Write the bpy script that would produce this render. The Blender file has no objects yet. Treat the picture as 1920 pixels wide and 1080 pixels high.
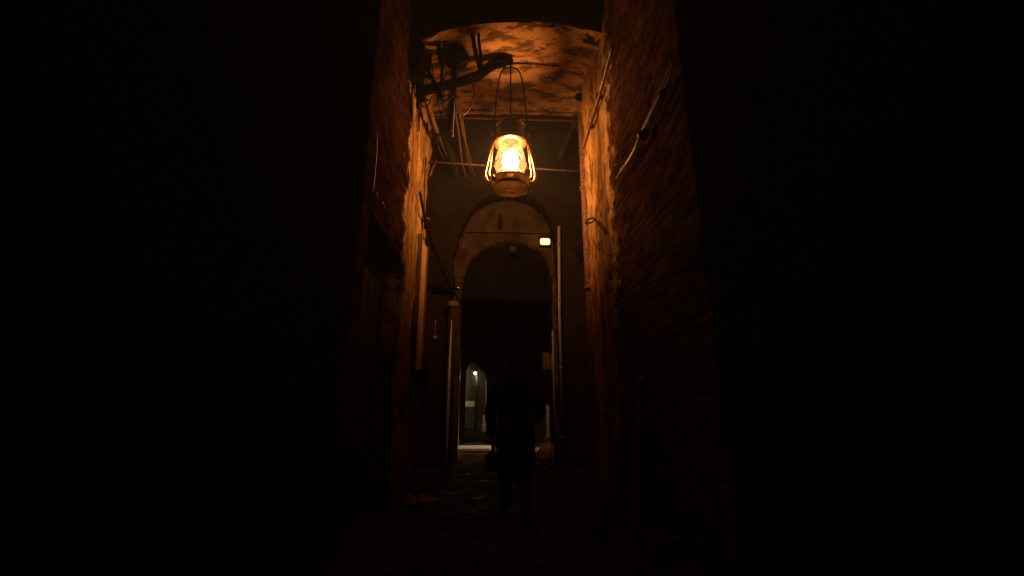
import bpy, bmesh, math, random
import numpy as np
from mathutils import Vector, Matrix
R = math.radians
S = bpy.context.scene
COL = S.collection
rnd = random.Random(7)

# ---------------------------------------------------------------- camera
CAM_H = 1.26
F_PX, PITCH, YAW = 800.0, math.atan(205 / 800), R(2.43)
cam = bpy.data.cameras.new('camera'); camo = bpy.data.objects.new('camera', cam); COL.objects.link(camo)
cam.sensor_width = 36.0; cam.sensor_fit = 'HORIZONTAL'; cam.lens = 15.0; cam.clip_start = 0.05; cam.clip_end = 300
camo.location = (0, 0, CAM_H); camo.rotation_euler = (R(90) + PITCH, 0, -YAW)
S.camera = camo
# ---------------------------------------------------------------- night sky
w = bpy.data.worlds.new('World'); S.world = w; w.use_nodes = True
nt = w.node_tree
sky = nt.nodes.new('ShaderNodeTexSky'); sky.sky_type = 'NISHITA'; sky.sun_disc = False
sky.sun_elevation = R(-4); sky.sun_rotation = R(200)
bg = nt.nodes['Background']; bg.inputs['Strength'].default_value = 0.0003
nt.links.new(sky.outputs[0], bg.inputs[0])
# ---------------------------------------------------------------- exposure
S.view_settings.view_transform = 'Standard'; S.view_settings.look = 'None'
S.view_settings.exposure = 0.0; S.view_settings.gamma = 1.0
LANTERN_W, BULB_W = 195.0, 80.0
HAZE_D = 0.004

# ---------------------------------------------------------------- helpers
def ray(px, py):
    r = px - 960; a = F_PX * math.cos(PITCH) - (540 - py) * math.sin(PITCH); z = F_PX * math.sin(PITCH) + (540 - py) * math.cos(PITCH)
    return Vector((r * math.cos(YAW) + a * math.sin(YAW), a * math.cos(YAW) - r * math.sin(YAW), z))
def at(px, py, Y):                 # point of the place at depth Y
    d = ray(px, py); t = Y / d.y
    return Vector((d.x * t, Y, CAM_H + d.z * t))
def on(px, py, X):                 # point of the place on a wall plane x = X
    d = ray(px, py); t = X / d.x
    return Vector((X, d.y * t, CAM_H + d.z * t))

def tag(o, label=None, cat=None, group=None, kind=None):
    if label: o['label'] = label
    if cat: o['category'] = cat
    if group: o['group'] = group
    if kind: o['kind'] = kind
    return o
def empty(name, loc, label, cat, group=None):
    o = bpy.data.objects.new(name, None); COL.objects.link(o); o.location = loc
    o.empty_display_size = 0.1
    return tag(o, label, cat, group)
def catmull(pts, n=6):
    pts = [Vector(p) for p in pts]
    if len(pts) < 3: return pts
    P = [pts[0] * 2 - pts[1]] + pts + [pts[-1] * 2 - pts[-2]]
    out = []
    for i in range(1, len(P) - 2):
        a, b, c, d = P[i - 1:i + 3]
        for k in range(n):
            t = k / n
            out.append(0.5 * ((2 * b) + (c - a) * t + (2 * a - 5 * b + 4 * c - d) * t * t + (3 * b - a - 3 * c + d) * t ** 3))
    out.append(pts[-1]); return out

class MB:
    def __init__(s): s.bm = bmesh.new()
    def box(s, c, size, rot=None, bev=0.0):
        m = Matrix.Translation(Vector(c))
        if rot: 
            from mathutils import Euler
            m = m @ Euler(rot).to_matrix().to_4x4()
        r = bmesh.ops.create_cube(s.bm, size=1.0, matrix=m @ Matrix.Diagonal((*size, 1)))
        if bev > 0:
            es = {e for v in r['verts'] for e in v.link_edges}
            bmesh.ops.bevel(s.bm, geom=list(es), offset=bev, segments=2, affect='EDGES', profile=0.6)
        return s
    def tube(s, pts, rad, n=8, smooth=True, sub=6, cap=True):
        raw = [Vector(p) for p in pts]
        P = catmull(raw, sub) if smooth and len(raw) > 2 else raw
        if isinstance(rad, (int, float)): RR = [rad] * len(P)
        else: RR = list(np.interp(np.linspace(0, 1, len(P)), np.linspace(0, 1, len(rad)), rad))
        rings = []; up = None
        for i, p in enumerate(P):
            t = (P[min(i + 1, len(P) - 1)] - P[max(i - 1, 0)]).normalized()
            if up is None:
                up = t.orthogonal().normalized()
            up = (up - t * up.dot(t)); up = up.normalized() if up.length > 1e-6 else t.orthogonal().normalized()
            b = t.cross(up)
            rings.append([s.bm.verts.new(p + (up * math.cos(2 * math.pi * k / n) + b * math.sin(2 * math.pi * k / n)) * RR[i]) for k in range(n)])
        for a, b in zip(rings, rings[1:]):
            for k in range(n):
                f = s.bm.faces.new((a[k], a[(k + 1) % n], b[(k + 1) % n], b[k])); f.smooth = True
        if cap:
            s.bm.faces.new(rings[0][::-1]); s.bm.faces.new(rings[-1])
        return s
    def lathe(s, prof, c=(0, 0, 0), n=32, sx=1, sy=1, cap=False):
        c = Vector(c); rings = []
        for r, z in prof:
            rings.append([s.bm.verts.new(c + Vector((r * sx * math.cos(2 * math.pi * k / n), r * sy * math.sin(2 * math.pi * k / n), z))) for k in range(n)])
        for a, b in zip(rings, rings[1:]):
            for k in range(n):
                f = s.bm.faces.new((a[k], a[(k + 1) % n], b[(k + 1) % n], b[k])); f.smooth = True
        if cap:
            s.bm.faces.new(rings[0][::-1]); s.bm.faces.new(rings[-1])
        return s
    def ball(s, c, r, sub=3, sc=(1, 1, 1), jit=0):
        q = bmesh.ops.create_icosphere(s.bm, subdivisions=sub, radius=r, matrix=Matrix.Translation(Vector(c)) @ Matrix.Diagonal((*sc, 1)))
        for v in q['verts']:
            if jit: v.co += Vector((rnd.uniform(-1, 1), rnd.uniform(-1, 1), rnd.uniform(-1, 1))) * jit
            for f in v.link_faces: f.smooth = True
        return s
    def prism(s, poly, y0, y1):      # polygon in x,z extruded along y
        a = [s.bm.verts.new((x, y0, z)) for x, z in poly]; b = [s.bm.verts.new((x, y1, z)) for x, z in poly]
        s.bm.faces.new(a); s.bm.faces.new(b[::-1])
        for k in range(len(poly)):
            q = (k + 1) % len(poly); s.bm.faces.new((a[q], a[k], b[k], b[q]))
        return s
    def build(s, name, mat, parent=None, recalc=True):
        if recalc: bmesh.ops.recalc_face_normals(s.bm, faces=s.bm.faces)
        me = bpy.data.meshes.new(name); s.bm.to_mesh(me); s.bm.free(); me.materials.append(mat)
        o = bpy.data.objects.new(name, me); COL.objects.link(o)
        if parent is not None:
            o.parent = parent; o.matrix_parent_inverse = Matrix.Translation(-Vector(parent.location)) if parent.parent is None and parent.type == 'EMPTY' else Matrix.Identity(4)
        return o

def vnoise(x, y, scale, seed=0):
    g = np.random.RandomState(seed).rand(257, 257)
    x = np.asarray(x) / scale + 1000; y = np.asarray(y) / scale + 1000
    i = np.floor(x).astype(int); j = np.floor(y).astype(int); fx = x - i; fy = y - j
    fx = fx * fx * (3 - 2 * fx); fy = fy * fy * (3 - 2 * fy)
    a = g[i % 257, j % 257]; b = g[(i + 1) % 257, j % 257]; c = g[i % 257, (j + 1) % 257]; d = g[(i + 1) % 257, (j + 1) % 257]
    return (a * (1 - fx) + b * fx) * (1 - fy) + (c * (1 - fx) + d * fx) * fy - 0.5
def fbm(x, y, scale, seed=0, n=4):
    return sum(vnoise(x, y, scale / 2 ** k, seed + k) / 2 ** k for k in range(n))
BW, BH = 0.25, 0.085
def brick_h(u, v, seed=3):           # relief of worn bricks, courses aligned with the brick texture
    row = np.floor(v / BH); off = np.where(row % 2 == 0, BW * 0.5, 0)
    bn = np.floor((u + off) / BW); fx = (u + off) - bn * BW; fy = v - row * BH
    edge = np.minimum(np.minimum(fx, BW - fx), np.minimum(fy, BH - fy))
    m = np.clip(edge / 0.016, 0, 1)
    g = np.random.RandomState(seed).rand(64, 64)
    pr = g[(row.astype(int)) % 64, (bn.astype(int)) % 64] - 0.5
    return m * (0.014 + pr * 0.02) + fbm(u, v, 0.09, seed + 9) * 0.009 + fbm(u, v, 0.9, seed + 20) * 0.010
def plaster_h(u, v, seed=5):
    patch = np.clip((fbm(u, v, 0.8, seed) + 0.07) * 14, 0, 1)
    return 0.016 * patch + fbm(u, v, 0.45, seed + 3) * 0.034 + fbm(u, v * 0.5, 0.10, seed + 5, 3) * 0.026
def plaster_mask(y, z):              # right wall plaster relief, ended where the lantern's light should fade
    return np.clip((fbm(y, z, 0.7, 31) * 0.9 + (y - 5.3) * 1.2 + (z - 2.7) * 0.10) * 6, 0, 1)

def grid_wall(name, us, vs, place, height, mat, parent=None, hole=None, depth=0.3, outward=None):
    """relief sheet: place(u,v,h) -> point; boundary edges are extruded back by depth along outward"""
    U, V = np.meshgrid(us, vs, indexing='ij'); Hh = height(U, V)
    bm = bmesh.new(); vv = {}
    nu, nv = len(us), len(vs)
    for i in range(nu):
        for j in range(nv):
            vv[i, j] = bm.verts.new(place(U[i, j], V[i, j], Hh[i, j]))
    for i in range(nu - 1):
        for j in range(nv - 1):
            uc = (us[i] + us[i + 1]) / 2; vc = (vs[j] + vs[j + 1]) / 2
            if hole and hole(uc, vc): continue
            f = bm.faces.new((vv[i, j], vv[i + 1, j], vv[i + 1, j + 1], vv[i, j + 1])); f.smooth = True
    loose = [v for v in bm.verts if not v.link_faces]
    bmesh.ops.delete(bm, geom=loose, context='VERTS')
    if outward is not None:
        be = [e for e in bm.edges if e.is_boundary]
        r = bmesh.ops.extrude_edge_only(bm, edges=be)
        for v in [g for g in r['geom'] if isinstance(g, bmesh.types.BMVert)]:
            v.co += Vector(outward) * depth
    m = MB(); m.bm.free(); m.bm = bm
    return m.build(name, mat, parent, recalc=False)

# ---------------------------------------------------------------- materials
class Mat:
    def __init__(s, name):
        s.m = bpy.data.materials.new(name); s.m.use_nodes = True; s.t = s.m.node_tree; s.b = s.t.nodes['Principled BSDF']
        s.tc = s.t.nodes.new('ShaderNodeTexCoord'); s.c = s.tc.outputs['Object']
    def n(s, typ, **kw):
        x = s.t.nodes.new('ShaderNode' + typ)
        for k, v in kw.items():
            if k in x.inputs.keys(): x.inputs[k].default_value = v
            else: setattr(x, k, v)
        return x
    def l(s, a, b): s.t.links.new(a, b)
    def mapc(s, scale=(1, 1, 1)):
        x = s.n('Mapping'); x.inputs['Scale'].default_value = scale; s.l(s.c, x.inputs[0]); return x.outputs[0]
    def noise(s, scale, detail=5, rough=0.6, vec=None):
        x = s.n('TexNoise', Scale=scale, Detail=detail, Roughness=rough); s.l(vec if vec is not None else s.c, x.inputs['Vector']); return x.outputs['Fac']
    def ramp(s, fac, stops):
        x = s.n('ValToRGB'); el = x.color_ramp.elements
        while len(el) < len(stops): el.new(0.5)
        for e, (p, c) in zip(el, stops): e.position = p; e.color = (*c, 1) if len(c) == 3 else c
        s.l(fac, x.inputs[0]); return x.outputs[0]
    def mix(s, fac, a, b, mode='MIX'):
        x = s.n('Mix', data_type='RGBA', blend_type=mode)
        for v, i in ((fac, 0), (a, 6), (b, 7)):
            if hasattr(v, 'links'): s.l(v, x.inputs[i])
            elif i == 0: x.inputs[0].default_value = v
            else: x.inputs[i].default_value = (*v, 1)
        return x.outputs[2]
    def math(s, op, a, b=0.0):
        x = s.n('Math', operation=op)
        for i, v in enumerate((a, b)):
            if hasattr(v, 'links'): s.l(v, x.inputs[i])
            else: x.inputs[i].default_value = v
        return x.outputs[0]
    def bump(s, h, strength=0.5, dist=0.02):
        x = s.n('Bump', Strength=strength, Distance=dist); s.l(h, x.inputs['Height']); s.l(x.outputs[0], s.b.inputs['Normal'])
    def set(s, color=None, rough=0.8, metal=0.0, spec=None):
        s.b.inputs['Specular IOR Level'].default_value = spec if spec is not None else (0.0 if not hasattr(rough, 'links') and rough >= 0.8 else 0.2)
        if color is not None:
            if hasattr(color, 'links'): s.l(color, s.b.inputs['Base Color'])
            else: s.b.inputs['Base Color'].default_value = (*color, 1)
        if hasattr(rough, 'links'): s.l(rough, s.b.inputs['Roughness'])
        else: s.b.inputs['Roughness'].default_value = rough
        s.b.inputs['Metallic'].default_value = metal
        return s.m

def brick_nodes(M, axis, c1, c2, cm):
    sep = M.n('SeparateXYZ'); M.l(M.c, sep.inputs[0]); comb = M.n('CombineXYZ')
    M.l(sep.outputs['Y' if axis == 'x' else 'X'], comb.inputs[0]); M.l(sep.outputs['Z'], comb.inputs[1])
    b = M.n('TexBrick', Scale=1.0); b.inputs['Brick Width'].default_value = BW; b.inputs['Row Height'].default_value = BH
    b.inputs['Mortar Size'].default_value = 0.008; b.inputs['Mortar Smooth'].default_value = 0.4
    b.inputs['Color1'].default_value = (*c1, 1); b.inputs['Color2'].default_value = (*c2, 1); b.inputs['Mortar'].default_value = (*cm, 1)
    M.l(comb.outputs[0], b.inputs['Vector']); return b
def brick_mat(name, axis, c1, c2, cm, dirt=0.6):
    M = Mat(name); b = brick_nodes(M, axis, c1, c2, cm)
    st = M.ramp(M.noise(1.6, 6), [(0.35, (1 - dirt,) * 3), (0.65, (1, 1, 1))])
    c = M.mix(1.0, b.outputs['Color'], st, 'MULTIPLY')
    c = M.mix(M.ramp(M.noise(9, 4), [(0.55, (0, 0, 0)), (0.75, (0.7,) * 3)]), c, tuple(v * 1.2 for v in c1))
    M.bump(M.math('ADD', M.noise(60, 6, 0.7), M.math('MULTIPLY', b.outputs['Fac'], -0.6)), 0.7, 0.012)
    return M.set(c, 0.85)
def plaster_mat(name, a, b, stain, streak=(1, 1, 0.25), brick=None, axis='x', expose=0.56, s0=0.52, sw=0.14):
    M = Mat(name)
    c = M.mix(M.ramp(M.noise(2.2, 6), [(0.35, (0, 0, 0)), (0.65, (1, 1, 1))]), a, b)
    sv = M.noise(3.0, 7, 0.7, M.mapc(streak))
    c = M.mix(M.ramp(sv, [(s0, (0, 0, 0)), (s0 + sw, (0.88,) * 3)]), c, stain)
    fine = M.noise(38, 5, 0.7)
    c = M.mix(M.ramp(fine, [(0.58, (0, 0, 0)), (0.72, (0.6,) * 3)]), c, stain)
    if brick:
        bk = brick_nodes(M, axis, *brick)
        fac = M.ramp(M.noise(1.3, 6, 0.65), [(expose, (0, 0, 0)), (expose + 0.03, (1, 1, 1))])
        c = M.mix(fac, c, bk.outputs['Color'])
        h = M.math('ADD', M.math('MULTIPLY', fac, -1.2), M.noise(45, 7, 0.7))
        h = M.math('ADD', h, M.math('MULTIPLY', sv, 0.8))
    else:
        h = M.math('ADD', M.noise(45, 7, 0.7), M.math('MULTIPLY', sv, 1.0))
    M.bump(h, 0.65, 0.015)
    return M.set(c, 0.88)
def simple(name, col, rough=0.6, metal=0.0, var=0.35, scale=14, bump=0.25, spec=None):
    M = Mat(name); n = M.noise(scale, 5)
    c = M.mix(M.ramp(n, [(0.35, (0, 0, 0)), (0.68, (1, 1, 1))]), tuple(v * (1 - var) for v in col), tuple(min(1, v * (1 + var)) for v in col))
    if bump: M.bump(M.noise(scale * 4, 4), bump, 0.006)
    return M.set(c, rough, metal, 0.5 if metal > 0.5 else spec)
def wood_mat(name, a, b, stretch=(6, 6, 0.7)):
    M = Mat(name); n = M.noise(3.5, 6, 0.65, M.mapc(stretch))
    c = M.mix(M.ramp(n, [(0.35, (0, 0, 0)), (0.65, (1, 1, 1))]), a, b)
    M.bump(M.noise(9, 5, 0.6, M.mapc(stretch)), 0.5, 0.01)
    return M.set(c, 0.8)

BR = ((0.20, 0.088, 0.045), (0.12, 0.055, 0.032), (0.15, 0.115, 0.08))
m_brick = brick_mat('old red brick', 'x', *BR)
m_brick_y = brick_mat('old red brick facing', 'y', (0.045, 0.022, 0.014), (0.03, 0.016, 0.010), (0.034, 0.024, 0.018))  # brick lowered below the alley tone so the house fronts stay black
m_soot = brick_mat('dark brown brick', 'x', (0.048, 0.024, 0.014), (0.03, 0.016, 0.010), (0.036, 0.025, 0.018), 0.5)  # dark brown brick for the rear walls and the passage
m_dark_brick_y = brick_mat('dark brown brick facing', 'y', (0.030, 0.016, 0.010), (0.02, 0.012, 0.008), (0.024, 0.017, 0.012), 0.5)  # darker still, for faces that cross the alley
m_plaster = plaster_mat('peeling ochre plaster', (0.42, 0.235, 0.09), (0.29, 0.155, 0.058), (0.08, 0.04, 0.018), (2.2, 2.2, 0.45), BR, 'x', 0.58, 0.50, 0.10)
m_leftwall = plaster_mat('crumbling brown plaster', (0.40, 0.26, 0.125), (0.29, 0.18, 0.085), (0.12, 0.07, 0.035), (1.8, 1.8, 0.3), BR, 'x', 0.57)
m_vault = plaster_mat('stained vault plaster', (0.47, 0.25, 0.105), (0.30, 0.155, 0.065), (0.055, 0.027, 0.013), (0.75, 1.5, 1), None, 'x', 0.56, 0.475, 0.09)
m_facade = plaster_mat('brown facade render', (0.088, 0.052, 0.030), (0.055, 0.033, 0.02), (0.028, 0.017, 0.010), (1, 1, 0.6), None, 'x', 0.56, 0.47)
m_pale = plaster_mat('pale render', (0.55, 0.5, 0.4), (0.42, 0.37, 0.29), (0.2, 0.16, 0.11), (1, 1, 0.4))
m_tan = plaster_mat('tan render', (0.4, 0.27, 0.15), (0.3, 0.19, 0.1), (0.15, 0.1, 0.06), (1, 1, 0.4))
m_wood = wood_mat('weathered brown wood', (0.085, 0.05, 0.028), (0.19, 0.11, 0.06))
m_darkwood = wood_mat('dark timber', (0.018, 0.012, 0.009), (0.045, 0.028, 0.018))
m_shade_boards = wood_mat('boarding in painted shade', (0.005, 0.0035, 0.003), (0.012, 0.008, 0.006), (7, 7, 0.5))  # near-black colour puts the shade under the blind arch into the boards
m_board = wood_mat('flaking painted board', (0.36, 0.19, 0.085), (0.6, 0.36, 0.18), (5, 5, 0.9))
m_iron = simple('black iron', (0.006, 0.005, 0.005), 0.6, 0.0, 0.4, 14, 0.25, 0.04)
m_rust = simple('rusty iron', (0.16, 0.075, 0.035), 0.7, 0.2, 0.5, 25)
m_rubber = simple('black rubber cable', (0.006, 0.005, 0.005), 0.55, 0, 0.3, 14, 0.2, 0.08)
m_cable = simple('brown insulated wire', (0.17, 0.085, 0.045), 0.45, 0, 0.35)
m_brass = simple('aged brass', (0.62, 0.43, 0.22), 0.27, 1.0, 0.25, 30, 0.12)
m_tin = simple('lantern tinplate', (0.33, 0.23, 0.14), 0.42, 0.85, 0.35, 18, 0.15)
m_white = simple('chalky white paint', (0.62, 0.57, 0.47), 0.65, 0, 0.2, 20)
m_pipe = simple('grimy white pipe', (0.25, 0.21, 0.165), 0.45, 0, 0.25, 12)
m_grey = simple('grey painted metal', (0.2, 0.19, 0.17), 0.55, 0, 0.25)
m_coat = simple('black wool coat', (0.009, 0.009, 0.010), 0.95, 0, 0.3, 60, 0.4)
m_trouser = simple('black trousers', (0.008, 0.008, 0.009), 0.95, 0, 0.3, 60)
m_skin = simple('skin', (0.3, 0.17, 0.11), 0.55, 0, 0.12)
m_hair = simple('dark hair', (0.01, 0.008, 0.007), 0.6, 0, 0.3, 50)
m_shoe = simple('black leather', (0.01, 0.01, 0.01), 0.5)
m_bag = simple('dark brown bag leather', (0.03, 0.014, 0.01), 0.6)
m_leaf = simple('dry leaf', (0.72, 0.42, 0.18), 0.75, 0, 0.4, 20)
m_plastic = simple('pale plastic sack', (0.42, 0.36, 0.26), 0.4, 0, 0.25, 9)
m_stone_dark = simple('dark flagstones', (0.006, 0.005, 0.005), 1.0, 0, 0.4, 5, 0.5, 0.0)  # near black and fully matt over the whole courtyard floor
m_dark_render = simple('dark grey render', (0.05, 0.045, 0.04), 0.9, 0, 0.4, 4)  # dark grey for the low wall body and the globe lamp
m_stone = simple('grey rubble stone', (0.11, 0.085, 0.065), 0.85, 0, 0.4, 9, 0.6)

def patchy_mat(name, y0, ky, z0, kz, pa, pb, brick):
    M2 = Mat(name)
    bk = brick_nodes(M2, 'x', *brick)
    bc = M2.mix(1.0, bk.outputs['Color'], M2.ramp(M2.noise(1.6, 6), [(0.35, (0.4,) * 3), (0.65, (1, 1, 1))]), 'MULTIPLY')
    pc = M2.mix(M2.ramp(M2.noise(3, 6, 0.7, M2.mapc((1.6, 1.6, 0.4))), [(0.40, (0, 0, 0)), (0.58, (1, 1, 1))]), pa, pb)
    pc = M2.mix(M2.ramp(M2.noise(7, 7, 0.72, M2.mapc((1.5, 1.5, 0.5))), [(0.55, (0, 0, 0)), (0.63, (0.85,) * 3)]), pc, tuple(v * 0.35 for v in pb))
    pc = M2.mix(M2.ramp(M2.noise(38, 5, 0.7), [(0.56, (0, 0, 0)), (0.7, (0.7,) * 3)]), pc, tuple(v * 0.6 for v in pb))
    sep = M2.n('SeparateXYZ'); M2.l(M2.c, sep.inputs[0])
    fac = M2.math('ADD', M2.math('MULTIPLY', M2.math('SUBTRACT', sep.outputs['Y'], y0), ky), M2.math('MULTIPLY', M2.math('SUBTRACT', sep.outputs['Z'], z0), kz))  # plaster gives way to dimmed brick towards the camera, painting the falloff
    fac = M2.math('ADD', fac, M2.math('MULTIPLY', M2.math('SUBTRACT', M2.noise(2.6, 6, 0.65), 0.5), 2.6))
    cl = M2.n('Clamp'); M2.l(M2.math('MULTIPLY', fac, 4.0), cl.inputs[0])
    h = M2.math('ADD', M2.noise(50, 6, 0.7), M2.math('MULTIPLY', bk.outputs['Fac'], -0.5))
    h = M2.math('ADD', h, M2.math('MULTIPLY', M2.noise(11, 6, 0.7, M2.mapc((1, 1, 0.4))), 1.6))
    M2.bump(h, 0.8, 0.014)
    return M2.set(M2.mix(cl.outputs[0], bc, pc), 0.87)
BR_DIM_L = ((0.046, 0.0135, 0.006), (0.014, 0.0055, 0.003), (0.011, 0.006, 0.004))  # left brick tone lowered to deepen the lantern's falloff
BR_DIM_R = ((0.075, 0.026, 0.012), (0.026, 0.011, 0.006), (0.020, 0.012, 0.008))  # right brick lowered likewise, so the near wall dims
m_patchy = patchy_mat('right plaster to dimmed brick', 5.3, 1.2, 2.7, 0.10, (0.29, 0.165, 0.066), (0.10, 0.05, 0.021), BR_DIM_R)
m_leftpatchy = patchy_mat('left plaster to dimmed brick', 5.5, 1.5, 2.7, 0.05, (0.40, 0.225, 0.085), (0.17, 0.085, 0.034), BR_DIM_L)
def glass_mat(name, tint, diff, gloss=0.06):
    m = bpy.data.materials.new(name); m.use_nodes = True; t = m.node_tree; t.nodes.clear()
    o = t.nodes.new('ShaderNodeOutputMaterial'); tr = t.nodes.new('ShaderNodeBsdfTransparent'); tr.inputs[0].default_value = (*tint, 1)
    tl = t.nodes.new('ShaderNodeBsdfTranslucent'); tl.inputs[0].default_value = (1, 0.85, 0.6, 1)
    gl = t.nodes.new('ShaderNodeBsdfGlossy'); gl.inputs['Roughness'].default_value = 0.08
    fr = t.nodes.new('ShaderNodeLayerWeight'); fr.inputs[0].default_value = 0.25
    no = t.nodes.new('ShaderNodeTexNoise'); no.inputs['Scale'].default_value = 14
    mu = t.nodes.new('ShaderNodeMath'); mu.operation = 'MULTIPLY'; mu.inputs[1].default_value = diff * 2
    m1 = t.nodes.new('ShaderNodeMixShader'); m2 = t.nodes.new('ShaderNodeMixShader')
    t.links.new(no.outputs['Fac'], mu.inputs[0]); t.links.new(mu.outputs[0], m1.inputs[0])
    t.links.new(tr.outputs[0], m1.inputs[1]); t.links.new(tl.outputs[0], m1.inputs[2])
    mm = t.nodes.new('ShaderNodeMath'); mm.operation = 'MULTIPLY'; mm.inputs[1].default_value = gloss * 4
    t.links.new(fr.outputs['Facing'], mm.inputs[0]); t.links.new(mm.outputs[0], m2.inputs[0])
    t.links.new(m1.outputs[0], m2.inputs[1]); t.links.new(gl.outputs[0], m2.inputs[2]); t.links.new(m2.outputs[0], o.inputs[0])
    return m
def emit_mat(name, col, strength, transparent=False):
    m = bpy.data.materials.new(name); m.use_nodes = True; t = m.node_tree; t.nodes.clear()
    o = t.nodes.new('ShaderNodeOutputMaterial'); e = t.nodes.new('ShaderNodeEmission')
    e.inputs[0].default_value = (*col, 1); e.inputs[1].default_value = strength
    if transparent:
        a = t.nodes.new('ShaderNodeAddShader'); tr = t.nodes.new('ShaderNodeBsdfTransparent')
        t.links.new(e.outputs[0], a.inputs[0]); t.links.new(tr.outputs[0], a.inputs[1]); t.links.new(a.outputs[0], o.inputs[0])
    else: t.links.new(e.outputs[0], o.inputs[0])
    return m
m_globe = glass_mat('smoked lantern glass', (1, 0.96, 0.88), 0.02)
m_font = glass_mat('amber font glass', (0.13, 0.07, 0.03), 0.045, 0.12)
m_lens = glass_mat('lamp lens glass', (0.5, 0.45, 0.4), 0.25, 0.2)
m_flame = emit_mat('lantern flame', (1.0, 0.82, 0.52), 45.0, True)
m_walllight = emit_mat('bulkhead lamp glow', (1.0, 0.76, 0.40), 1.5)
m_roomlamp = emit_mat('side room lamp glow', (1.0, 0.80, 0.52), 500.0)
m_bulb = emit_mat('white bulb glow', (0.92, 0.93, 1.0), 6.0)

def point_light(name, loc, power, col, rad, parent):
    l = bpy.data.lights.new(name, 'POINT'); l.energy = power; l.color = col; l.shadow_soft_size = rad
    o = bpy.data.objects.new(name, l); COL.objects.link(o); o.location = loc; o.parent = parent
    o.matrix_parent_inverse = Matrix.Translation(-Vector(parent.location)); return o

# ---------------------------------------------------------------- dimensions of the alley
XL, XR = -1.25, 1.60
ZT = 9.5
def span(a, b, s): return list(np.linspace(a, b, max(2, int(round((b - a) / s)) + 1)))
def joinspan(*seg):
    out = []
    for a, b, s in seg: out += span(a, b, s)[:-1]
    return out + [seg[-1][1]]

# ---------------------------------------------------------------- ground
M = Mat('trodden earth and setts')
wet = M.noise(3.2, 6, 0.65)
c = M.mix(M.ramp(M.noise(5, 6), [(0.35, (0, 0, 0)), (0.65, (1, 1, 1))]), (0.04, 0.028, 0.019), (0.105, 0.07, 0.044))
M.bump(M.noise(40, 6, 0.7), 0.6, 0.012)
m_ground = M.set(c, M.ramp(wet, [(0.3, (0.5,) * 3), (0.5, (0.95,) * 3)]), 0, 0.02)
g = MB(); g.box((0, 20, -0.26), (44, 62, 0.4)); tag(g.build('ground', m_ground), kind='structure')
def cobble(u, v):
    r = np.floor(v / 0.16); fx = ((u + (r % 2) * 0.1) % 0.2) / 0.2 - 0.5; fy = (v % 0.16) / 0.16 - 0.5
    d = np.clip(1 - (np.abs(fx * 2) ** 3 + np.abs(fy * 2) ** 3), 0, 1)
    return 0.02 * d + fbm(u, v, 0.5, 60) * 0.05 + fbm(u, v, 0.1, 64, 3) * 0.02
us = joinspan((-1.5, 1.75, 0.035)); vs = joinspan((-2.5, 2.0, 0.1), (2.0, 9.4, 0.035), (9.4, 13.2, 0.06))
tag(grid_wall('paving', us, vs, lambda u, v, h: (u, v, -0.03 + h), cobble, m_ground), kind='structure')
gy = MB(); gy.box((0.0, 18.4, -0.03), (6.2, 9.9, 0.05)); tag(gy.build('courtyard_floor', m_stone_dark), kind='structure')

# ---------------------------------------------------------------- left house
left = empty('old_house', (XL - 0.2, 3, 0), 'old house with crumbling brown plaster wall and dark doorway on the left of the alley', 'house')
us = joinspan((3.7, 4.0, 0.04), (4.0, 5.55, 0.035), (5.55, 7.3, 0.024)); vs = joinspan((0, 3.05, 0.035), (3.05, 6.6, 0.03), (6.6, ZT, 0.2))
def lh(u, v):
    k = np.clip((fbm(u, v, 0.8, 77) + (2.7 - v) * 0.05 + (5.5 - u) * 1.5) * 4, 0, 1)
    return brick_h(u, v, 4) * k + plaster_h(u, v, 15) * (1 - k)
grid_wall('wall', us, vs, lambda u, v, h: (XL + h - 0.01, u, v), lh, m_leftpatchy, left, lambda u, v: 4.0 < u < 5.55 and v < 3.05, 0.4, (-1, 0, 0))
d = MB(); d.box((XL - 0.30, 4.775, 1.5), (0.06, 1.62, 3.1))
for k in range(6): d.box((XL - 0.265, 4.13 + k * 0.258, 1.5), (0.02, 0.24, 2.9), bev=0.006)
door = d.build('door', m_darkwood, left)
h = MB(); h.tube([(XL - 0.25, 5.3, 1.0), (XL - 0.19, 5.3, 1.0), (XL - 0.19, 5.3, 1.14), (XL - 0.25, 5.3, 1.14)], 0.011, smooth=False); h.build('handle', m_iron, door)
fr = MB(); fr.box((-5.32, 3.86, ZT / 2), (8.0, 0.3, ZT)); fr.build('front_wall', m_brick_y, left)  # added front, turned from the lantern to leave this side black
grid_wall('rear_wall', joinspan((7.3, 8.3, 0.03)), joinspan((0, 6.8, 0.03), (6.8, ZT, 0.2)), lambda u, v, h: (XL - 0.13 + h, u, v), lambda u, v: brick_h(u, v, 8), m_soot, left, None, 0.3, (-1, 0, 0))
# lit flaking board fixed to the left wall
bd = empty('painted_board', (XL, 6.95, 1.7), 'tall narrow flaking board catching the orange light low on the left wall', 'board')
p = MB()
for y0, y1 in ((6.5, 6.78), (6.80, 7.06)):
    p.box((XL + 0.045, (y0 + y1) / 2, 2.72), (0.05, y1 - y0, 2.1), bev=0.006)
p.build('panel', m_board, bd)
p = MB()
for y in (6.475, 7.085): p.box((XL + 0.055, y, 2.72), (0.075, 0.045, 2.16), bev=0.006)
p.build('frame', m_wood, bd)
bx = empty('meter_box', (XL, 6.78, 1.35), 'black iron meter box hanging under the flaking board on the left wall', 'box')
p = MB(); p.box((XL + 0.1, 6.78, 1.47), (0.18, 0.52, 0.32), bev=0.012); p.build('body', m_iron, bx)
p = MB(); p.box((XL + 0.1, 6.78, 1.645), (0.22, 0.57, 0.025), bev=0.006); p.build('lid', m_iron, bx)
hs = empty('iron_hasp', (XL, 5.95, 1.33), 'thin pale metal hasp bar on the left wall below the black box', 'hasp')
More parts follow.
